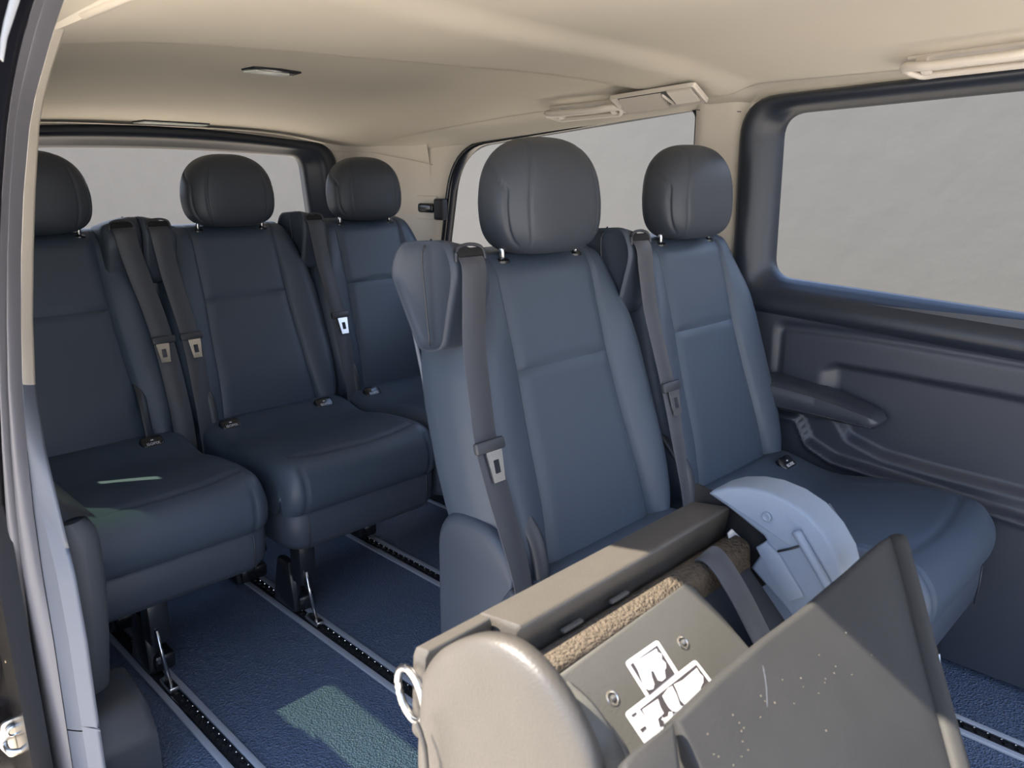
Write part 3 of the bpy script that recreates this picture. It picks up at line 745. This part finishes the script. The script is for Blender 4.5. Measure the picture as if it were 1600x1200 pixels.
# white warning stickers with their blotchy white marks
def tray_plate(name, pts, h, mt, parent):
    P = [tp(*q)+TN*h for q in pts]
    return fobj(name, mesh(name, P, [tuple(range(len(P)))], False), mt, parent)
def c6(x, y): return (840+x/4.444, 980+y/4.444)
def sticker(name, outer, windows, blobs, label):
    st = tray_plate(name, [c6(*p) for p in outer], 0.0006, 'white', FS); st['label'] = label
    for wdw in windows: tray_plate('dark_field', [c6(*p) for p in wdw], 0.0009, 'field', st)
    for bl in blobs: tray_plate('white_mark', [c6(*p) for p in bl], 0.0012, 'white', st)
def rr2(pts, r): return [tuple(p) for p in rounded(pts, r, 4)]
sticker('sticker', rr2([(600, 245), (830, 85), (990, 335), (760, 500)], [30, 26, 4, 4]),
        [[(640, 262), (826, 128), (948, 325), (770, 470)]],
        [[(660, 250), (700, 225), (820, 150), (830, 175), (858, 190), (858, 225), (885, 250), (888, 285), (878, 300), (884, 356), (858, 378), (830, 372), (800, 310), (782, 305), (790, 350), (806, 395), (800, 430), (770, 440), (735, 425), (712, 360), (690, 300)]],
        'white framed sticker with blotted white marks on the tray')
sticker('sticker', rr2([(598, 600), (1092, 222), (1222, 392), (1180, 440), (1010, 570), (900, 640), (860, 720), (740, 812)], [30, 26, 4, 4, 4, 4, 4, 4]),
        [[(706, 572), (1098, 262), (1200, 400), (1120, 470), (1085, 420), (1060, 448), (1062, 490), (990, 560), (880, 650), (850, 600), (880, 688), (800, 700)], [(646, 612), (680, 590), (684, 604), (656, 628)], [(706, 712), (744, 686), (752, 704), (722, 734)]],
        [[(720, 575), (800, 520), (830, 500), (850, 560), (872, 600), (830, 640), (845, 700), (850, 730), (800, 760), (770, 740), (760, 650)],
         [(860, 480), (900, 425), (930, 410), (960, 470), (985, 545), (1020, 560), (960, 590), (930, 585), (905, 560), (880, 520)],
         [(940, 400), (1000, 370), (1100, 285), (1120, 320), (1145, 345), (1146, 385), (1128, 420), (1130, 460), (1085, 490), (1040, 520), (1020, 545), (985, 510), (960, 440)],
         [(850, 640), (900, 620), (905, 590), (930, 590), (934, 625), (915, 660), (890, 668)]],
        'long white sticker strip with blotted white marks, lower on the tray')
# grey webbing strap over the tray's right end
P = cat_path([(0.354, -0.500, 0.655), (0.352, -0.515, 0.674), (0.350, -0.535, 0.670), (0.350, -0.565, 0.638), (0.350, -0.600, 0.590), (0.35, -0.64, 0.54)], 6)
st = fobj('webbing_strap', ribbon('ws', P, 0.043, 0.003, (1, 0.12, 0)), 'belt', label='grey woven strap')
fobj('strap_bed', plate('sb', [(0.275, -0.535, 0.640), (0.425, -0.535, 0.640), (0.425, -0.70, 0.475), (0.33, -0.70, 0.475)], (0, -0.7, 0.7), 0.02, 0.006), 'plastic')
fobj('white_tag', plate('wt', [pix(1, -0.512, *p) for p in ((1138, 833), (1144, 827), (1166, 848), (1164, 856), (1158, 857), (1150, 848), (1140, 843))], (-0.3, -0.8, 0.4), 0.002, 0), 'white', label='small white fabric tag')
# right side cover: half-moon plate with rim, seam and screw
def yz(X, q): p = pix(0, X, *q); return (p.y, p.z)
XR = 0.425
oc = [yz(XR, q) for q in ((1106, 772), (1112, 767), (1135, 761), (1165, 761), (1195, 767), (1230, 782), (1262, 804), (1290, 836), (1310, 872), (1318, 905), (1316, 960), (1300, 1010), (1270, 1010), (1250, 985), (1236, 965), (1226, 950), (1172, 888), (1200, 850), (1192, 838), (1160, 812), (1135, 792))]
fobj('side_cover', plate('scv', [(XR, a, b) for a, b in oc], (-1, 0, 0), 0.050, 0.005, 3, 50), 'cover', label='blue grey plastic half-moon cover at the far end')
sc_ = FS.children[-1]
ins = [yz(XR-0.004, q) for q in ((1180, 856), (1196, 846), (1218, 868), (1252, 925), (1256, 934), (1232, 942), (1205, 905))]
o_ = obj('cover_inset', loc_(plate('ci', [(XR-0.004, a, b) for a, b in ins], (-1, 0, 0), 0.01, 0.003, 2)), 'cover', sc_)
rim = cat_path([(XR-0.003, *yz(XR, q)) for q in ((1246, 828), (1262, 856), (1282, 890), (1300, 925), (1312, 960), (1315, 1000))], 5)
obj('cover_rib', loc_(tube('cr', rim, 0.006, 8)), 'cover', sc_)
obj('cover_joint', loc_(tube('cj', [(XR-0.001, *yz(XR, q)) for q in ((1216, 861), (1235, 857), (1256, 851))], 0.0015, 5)), 'black', sc_)
obj('cover_screw', loc_(lathe('cs', [(0.006, 0), (0.006, 0.003), (0.0045, 0.004), (0.002, 0.003)], (-1, 0, 0), Vector((XR, *yz(XR, (1199, 807)))), 14)), 'cover', sc_)
fobj('cavity_shade', plate('cav', [(0.446, a, b) for a, b in ((-0.44, 0.715), (-0.53, 0.70), (-0.57, 0.63), (-0.52, 0.58), (-0.44, 0.58))], (-1, 0, 0), 0.004, 0), 'slot')  # black plate painting the darkness of the hollow behind the beam end
bp_ = [yz(0.45, q) for q in ((1262, 806), (1276, 800), (1300, 835), (1322, 880), (1330, 930), (1325, 985), (1290, 985), (1260, 850))]
fobj('rear_flange', plate('rf', [(0.475, a, b) for a, b in bp_], (-1, 0, 0), 0.012, 0.003), 'shell')
# left side cover: domed, sunlit
XL = -0.062
lc = [yz(XL, q) for q in ((652, 1060), (666, 1034), (690, 1014), (735, 1001), (782, 1010), (828, 1046), (868, 1100), (900, 1160), (920, 1215), (935, 1290), (900, 1400), (660, 1400), (646, 1220), (647, 1130))]
lc = [(p.x, p.y) for p in cat_path([(a, b, 0) for a, b in lc]+[(lc[0][0], lc[0][1], 0)], 4)][:-1]
cy_ = sum(p[0] for p in lc)/len(lc); cz_ = sum(p[1] for p in lc)/len(lc)
rows = []
for k, d in ((1.0, 0.004), (1.0, 0.014), (0.985, 0.017), (0.955, 0.0195), (0.90, 0.0215), (0.8, 0.0230), (0.55, 0.0245), (0.2, 0.025)):
    rows.append([(XL+0.022-d, lerp(cy_, a, k), lerp(cz_, b, k)) for a, b in lc])
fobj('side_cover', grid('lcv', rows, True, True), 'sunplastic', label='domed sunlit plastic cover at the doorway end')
lcv = FS.children[-1]
obj('cover_crease', loc_(tube('cc', cat_path([(XL-0.012, *yz(XL-0.01, q)) for q in ((652, 1125), (662, 1150), (668, 1180), (672, 1240))], 5), 0.0025, 6)), 'sunplastic', lcv)
# guard behind the cover, beside the tray
gp = cat_path([pix(0, -0.02, *q) for q in ((868, 1085), (905, 1120), (935, 1165), (960, 1220), (975, 1290))], 5)
fobj('inner_guard', ribbon('ig', gp, 0.034, 0.008, (1, 0, 0.2)), 'traypl')
gp = cat_path([pix(0, 0.0, *q) for q in ((880, 1090), (925, 1120), (965, 1165), (985, 1220))], 5)
fobj('guard_lip', tube('gl', gp, 0.006, 8), 'traypl')
# pull ring
c = pix(0, -0.045, 642, 1085)
fobj('pull_ring', tube('ring', [c+Vector((0, 0.024*math.cos(a), 0.024*math.sin(a)))+Vector((0.004*math.cos(a), 0, 0)) for a in [2*PI*k/28 for k in range(28)]], 0.0038, 10, True), 'steel', label='shiny metal pull ring')
# front flap (back of the backrest): plane falling at slope 1.5
FN = Vector((0, -1.0, 1)).normalized(); FP = Vector((0, -0.689, 0.722))
def fp(X, Y): return pixp(FN, FP, X, Y)
fl = [fp(x, y) for x, y in ((1056, 1124), (1120, 1062), (1200, 994), (1262, 948), (1340, 882), (1366, 858), (1392, 837), (1400, 838), (1404, 846), (1420, 900), (1442, 990), (1470, 1090), (1500, 1205), (1530, 1330), (1100, 1330), (1092, 1200))]
fobj('backrest_flap', plate('flap', fl, FN, 0.014, 0.005, 3), 'flap')
rnd = random.Random(11); sp_m = []
for k in range(34):
    u = rnd.random(); X_ = lerp(1120, 1330, u)+rnd.gauss(0, 25); Y_ = lerp(1130, 960, u)+rnd.random()*190*(1-abs(u-.5))
    if Y_ < 1124-0.80*(X_-1056)+34 or X_ > 1400: continue
    sp_m.append(lathe('sp', [(0.0, -0.0002), (rnd.uniform(.0003, .0008), 0.0001), (0.0, 0.0004)], FN, fp(X_, Y_), 6))
o_ = fobj('dust_specks', joined('ds', sp_m), 'brass'); o_['kind'] = 'stuff'
fobj('scratch', tube('scr', cat_path([fp(1192, 1040)+FN*0.0001, fp(1197, 1070)+FN*0.0001, fp(1199, 1105)+FN*0.0001], 4), 0.00018, 5), 'trimgrey')
tl = cat_path([fp(x, y)+Vector((0, 0.002, 0.0)) for x, y in ((1404, 843), (1425, 920), (1455, 1040), (1500, 1205), (1530, 1330))], 5)
fobj('flap_edge', tube('fe', tl, 0.011, 10), 'flap')
FN2 = Vector((-0.15, -0.6, 1)).normalized(); FP2 = fp(975, 1188)
fl2 = [pixp(FN2, FP2, x, y) for x, y in ((972, 1200), (976, 1186), (990, 1172), (1054, 1124), (1060, 1150), (1066, 1200), (1075, 1300), (980, 1300))]
fobj('flap_corner', plate('fl2', fl2, FN2, 0.012, 0.005, 3), 'flap')
# frame under it, standing on the rails
fobj('seat_frame', joined('sf', [box('a', (0.17, -0.62, 0.36), (0.42, 0.20, 0.22), 0.02), box('b', (0.18, -0.545, 0.50), (0.46, 0.12, 0.12), 0.01)]), 'plastic')
for x in (0.1275, 0.36):
    for y in (-0.56, -0.69):
        fobj('leg', box('lg', (x, y, 0.13), (0.04, 0.05, 0.27), 0.006), 'gloss')

# ------------------------------------------------------------------ fittings on the roof and sides
def handle(label, q0, q1):
    """grab handle between two pixels of its long edge, standing off the roof lining"""
    a = zc_hit(*q0); b = zc_hit(*q1); o_ = (a+b)/2; L = b-a; ln = L.length; e = L.normalized()
    nn = Vector((-0.55, 0, -0.83)); side = nn.cross(e).normalized()
    if side.z > 0: side = -side
    h = thing('grab_handle', label, 'grab handle', o_, 'roof grab handles')
    def P(t, out, dn): return e*(t-0.5)*ln + nn*out + side*dn
    st_ = [P(0.5+0.5*(1-2*k/8), 0.036-0.012*abs(1-2*k/8)**4, 0.005*abs(1-2*k/8)**2) for k in range(9)]
    lo = [P(0.05+0.1125*k, 0.008, 0.060) for k in range(9)]
    path = cat_path([P(1.01, 0.020, 0.014)]+st_[1:-1]+[P(-0.01, 0.020, 0.014), P(-0.03, 0.012, 0.038)]+lo+[P(1.03, 0.012, 0.038), P(1.01, 0.020, 0.014)], 4)[:-1]
    obj('grip', tube('grip', path, [0.0095 if ((p-e*p.dot(e)).dot(side) < 0.026) else 0.0065 for p in path], 12, True), 'grab', h)
    for t in (0.10, 0.90):
        bm_ = [P(t-0.045, 0.0, 0.014), P(t+0.045, 0.0, 0.014), P(t+0.04, 0.0, 0.054), P(t-0.04, 0.0, 0.054)]
        obj('mount', plate('mt', [p+nn*0.014 for p in bm_], nn, 0.016, 0.005), 'grab', h)
    pl_ = [P(-0.02, 0.002, 0.014), P(1.02, 0.002, 0.014), P(1.0, 0.002, 0.058), P(0.0, 0.002, 0.058)]
    obj('back_plate', plate('bp', pl_, nn, 0.010, 0.003), 'beigeplastic', h)
    return h
handle('beige roof grab handle above the far quarter window, beside the vent', (856, 164), (960, 152))
handle('large beige roof grab handle at the upper right above the big window', (1418, 84), (1640, 54))
# roof vent with louvres
VP = [zc_hit(*q) for q in ((955, 141), (1090, 118), (1112, 146), (978, 166))]
cv_ = sum(VP, Vector())/4; VP = [p+Vector((-0.010, 0, -0.018)) for p in VP]; ex = ((VP[1]-VP[0])+(VP[2]-VP[3])).normalized(); ey = ((VP[3]-VP[0])+(VP[2]-VP[1])); ey = (ey-ex*ey.dot(ex)).normalized(); en = ex.cross(ey)
if en.z > 0: en = -en
def vp(u, v, h=0.0):
    p = VP[0]*(1-u)*(1-v)+VP[1]*u*(1-v)+VP[2]*u*v+VP[3]*(1-u)*v; return p+en*h-cv_
AV = thing('air_vent', 'beige slotted air vent in the roof lining above the far window', 'air vent', cv_)
rr = rounded([(0, 0), (1, 0), (1, 1), (0, 1)], [0.06, 0.08, 0.08, 0.06], 4)
rows = []
for k, h in ((1.0, -0.004), (1.0, 0.004), (0.97, 0.006), (0.97, 0.006), (0.93, 0.006), (0.90, -0.002), (0.86, -0.002)):
    rows.append([vp(0.5+(p[0]-0.5)*k, 0.5+(p[1]-0.5)*(k if k > .5 else k), h) for p in rr])
obj('vent_frame', grid('vf', rows, True), 'beigeplastic', AV)
obj('vent_well_shade', mesh('vw', [vp(a, b, -.0025) for a, b in ((.05, .06), (.95, .06), (.95, .94), (.05, .94))], [(0, 1, 2, 3)], False), 'arch', AV)  # dark sheet puts the shade between the louvres into colour
for k in range(5):
    v = 0.22+0.135*k
    obj('louvre', mesh('lv', [vp(0.09, v, -.001), vp(0.60, v, -.001), vp(0.60, v+0.085, .010), vp(0.09, v+0.085, .010), vp(0.09, v+0.10, -.001), vp(0.60, v+0.10, -.001)], [(0, 1, 2, 3), (3, 2, 5, 4)], False), 'beigeplastic', AV)
obj('flat_cover', mesh('fc', [vp(0.68, .16, .005), vp(0.93, .16, .005), vp(0.93, .84, .005), vp(0.68, .84, .005)]+[vp(0.67, .14, .001), vp(0.94, .14, .001), vp(0.94, .86, .001), vp(0.67, .86, .001)], [(0, 1, 2, 3), (0, 1, 5, 4), (1, 2, 6, 5), (2, 3, 7, 6), (3, 0, 4, 7)], False), 'beigeplastic', AV)
obj('slider', tube('sl', [vp(0.62, 0.2, .006), vp(0.66, 0.75, .006)], 0.0035, 6), 'beigeplastic', AV)
obj('thumb_wheel', tube('tw', [vp(0.34, 0.86, .005), vp(0.42, 0.86, .005)], 0.005, 6), 'beigeplastic', AV)
# two slim roof lights
def lamp(label, P):
    Q = [zc_hit(*q) for q in P]; c = sum(Q, Vector())/len(Q)
    t = thing('roof_light', label, 'roof light', c, 'slim roof lights')
    obj('recess', plate('rc', [lerp(c, q, 1.0)-c+Vector((0, 0, -0.004)) for q in Q], (0, 0, -1), 0.004, 0.001), 'gloss', t)
    return t, Q, c
t, Q, c = lamp('slim roof light with pale lens and dark edge in the middle of the ceiling', ((377, 107), (396, 103), (440, 107), (471, 112), (458, 116), (420, 114)))
obj('lens', plate('ln', [pp-c+Vector((0, 0, -0.007)) for pp in [zc_hit(*q) for q in ((380, 108), (400, 106), (452, 113), (442, 115), (418, 113))]], (0, 0, -1), 0.003, 0.0005), 'lens', t)
t, Q, c = lamp('slim pale roof light close to the tailgate frame', ((206, 189), (225, 187), (300, 191), (328, 193), (310, 196), (240, 193)))
obj('lens', plate('ln', [pp-c+Vector((0, 0, -0.007)) for pp in [zc_hit(*q) for q in ((208, 189.2), (226, 187.4), (300, 191.2), (325, 193), (308, 195.6), (240, 192.6))]], (0, 0, -1), 0.003, 0.0005), 'lens', t)
# pop-out window latch on the far quarter window
wl = thing('window_latch', 'black pop-out latch at the rear edge of the far quarter window', 'latch', pix(0, RX-0.02, 680, 325))
q = wl.location
obj('lever', box('lv', (-0.012, 0.035, 0.0), (0.022, 0.085, 0.034), 0.010, 3), 'gloss', wl)
obj('hinge_block', box('hb', (-0.004, -0.035, -0.004), (0.03, 0.05, 0.075), 0.008, 3), 'black', wl)
obj('base_plate', box('bp', (0.010, 0.06, 0.0), (0.010, 0.115, 0.085), 0.004, 2), 'beige', wl)
# striker plate at the lower left of the doorway
sp = pix(1, J[53].y-0.03, 22, 1150)
ds = thing('door_striker', 'bright zinc door lock striker bolted to the black jamb', 'door striker', sp)
pl = rounded([(-0.016, 0.034), (0.018, 0.036), (0.026, 0.010), (0.028, -0.022), (0.018, -0.042), (-0.012, -0.042), (-0.026, -0.01)], 0.008, 4)
obj('plate', plate('p', [(p[0], 0, p[1]) for p in pl], (0, -1, 0), 0.006, 0.002), 'zinc', ds)
obj('bolt', lathe('b', [(0.011, 0), (0.011, 0.006), (0.008, 0.008), (0.006, 0.006), (0.003, 0.006)], (0, -1, 0), (-0.002, -0.006, 0.018), 14), 'zinc', ds)
obj('striker_bar', tube('sb', cat_path([(-0.016, 0, -0.008), (-0.014, -0.02, -0.012), (0.006, -0.026, -0.016), (0.020, -0.02, -0.004), (0.022, 0, 0.0)], 5), 0.0045, 8), 'zinc', ds)
# rounded plastic box on the floor by the wheel arch
bx = thing('step_box', 'rounded black plastic box on the floor below the wheel arch trim', 'plastic box', (-0.04, 0.46, 0))
sec = rounded([(-0.06, 0.0), (-0.06, 0.115), (-0.02, 0.175), (0.10, 0.19), (0.10, 0.0)], [0.004, 0.02, 0.03, 0.03, 0.004], 5)
rows = [[(x, p[0], p[1]*k) for p in sec] for x, k in ((-0.055, .98), (-0.05, 1), (0.030, 1), (0.040, 0.985), (0.046, 0.95))]
me = grid('sb', rows, True, True); autosmooth(me, 50)
obj('box_body', me, 'plastic', bx)
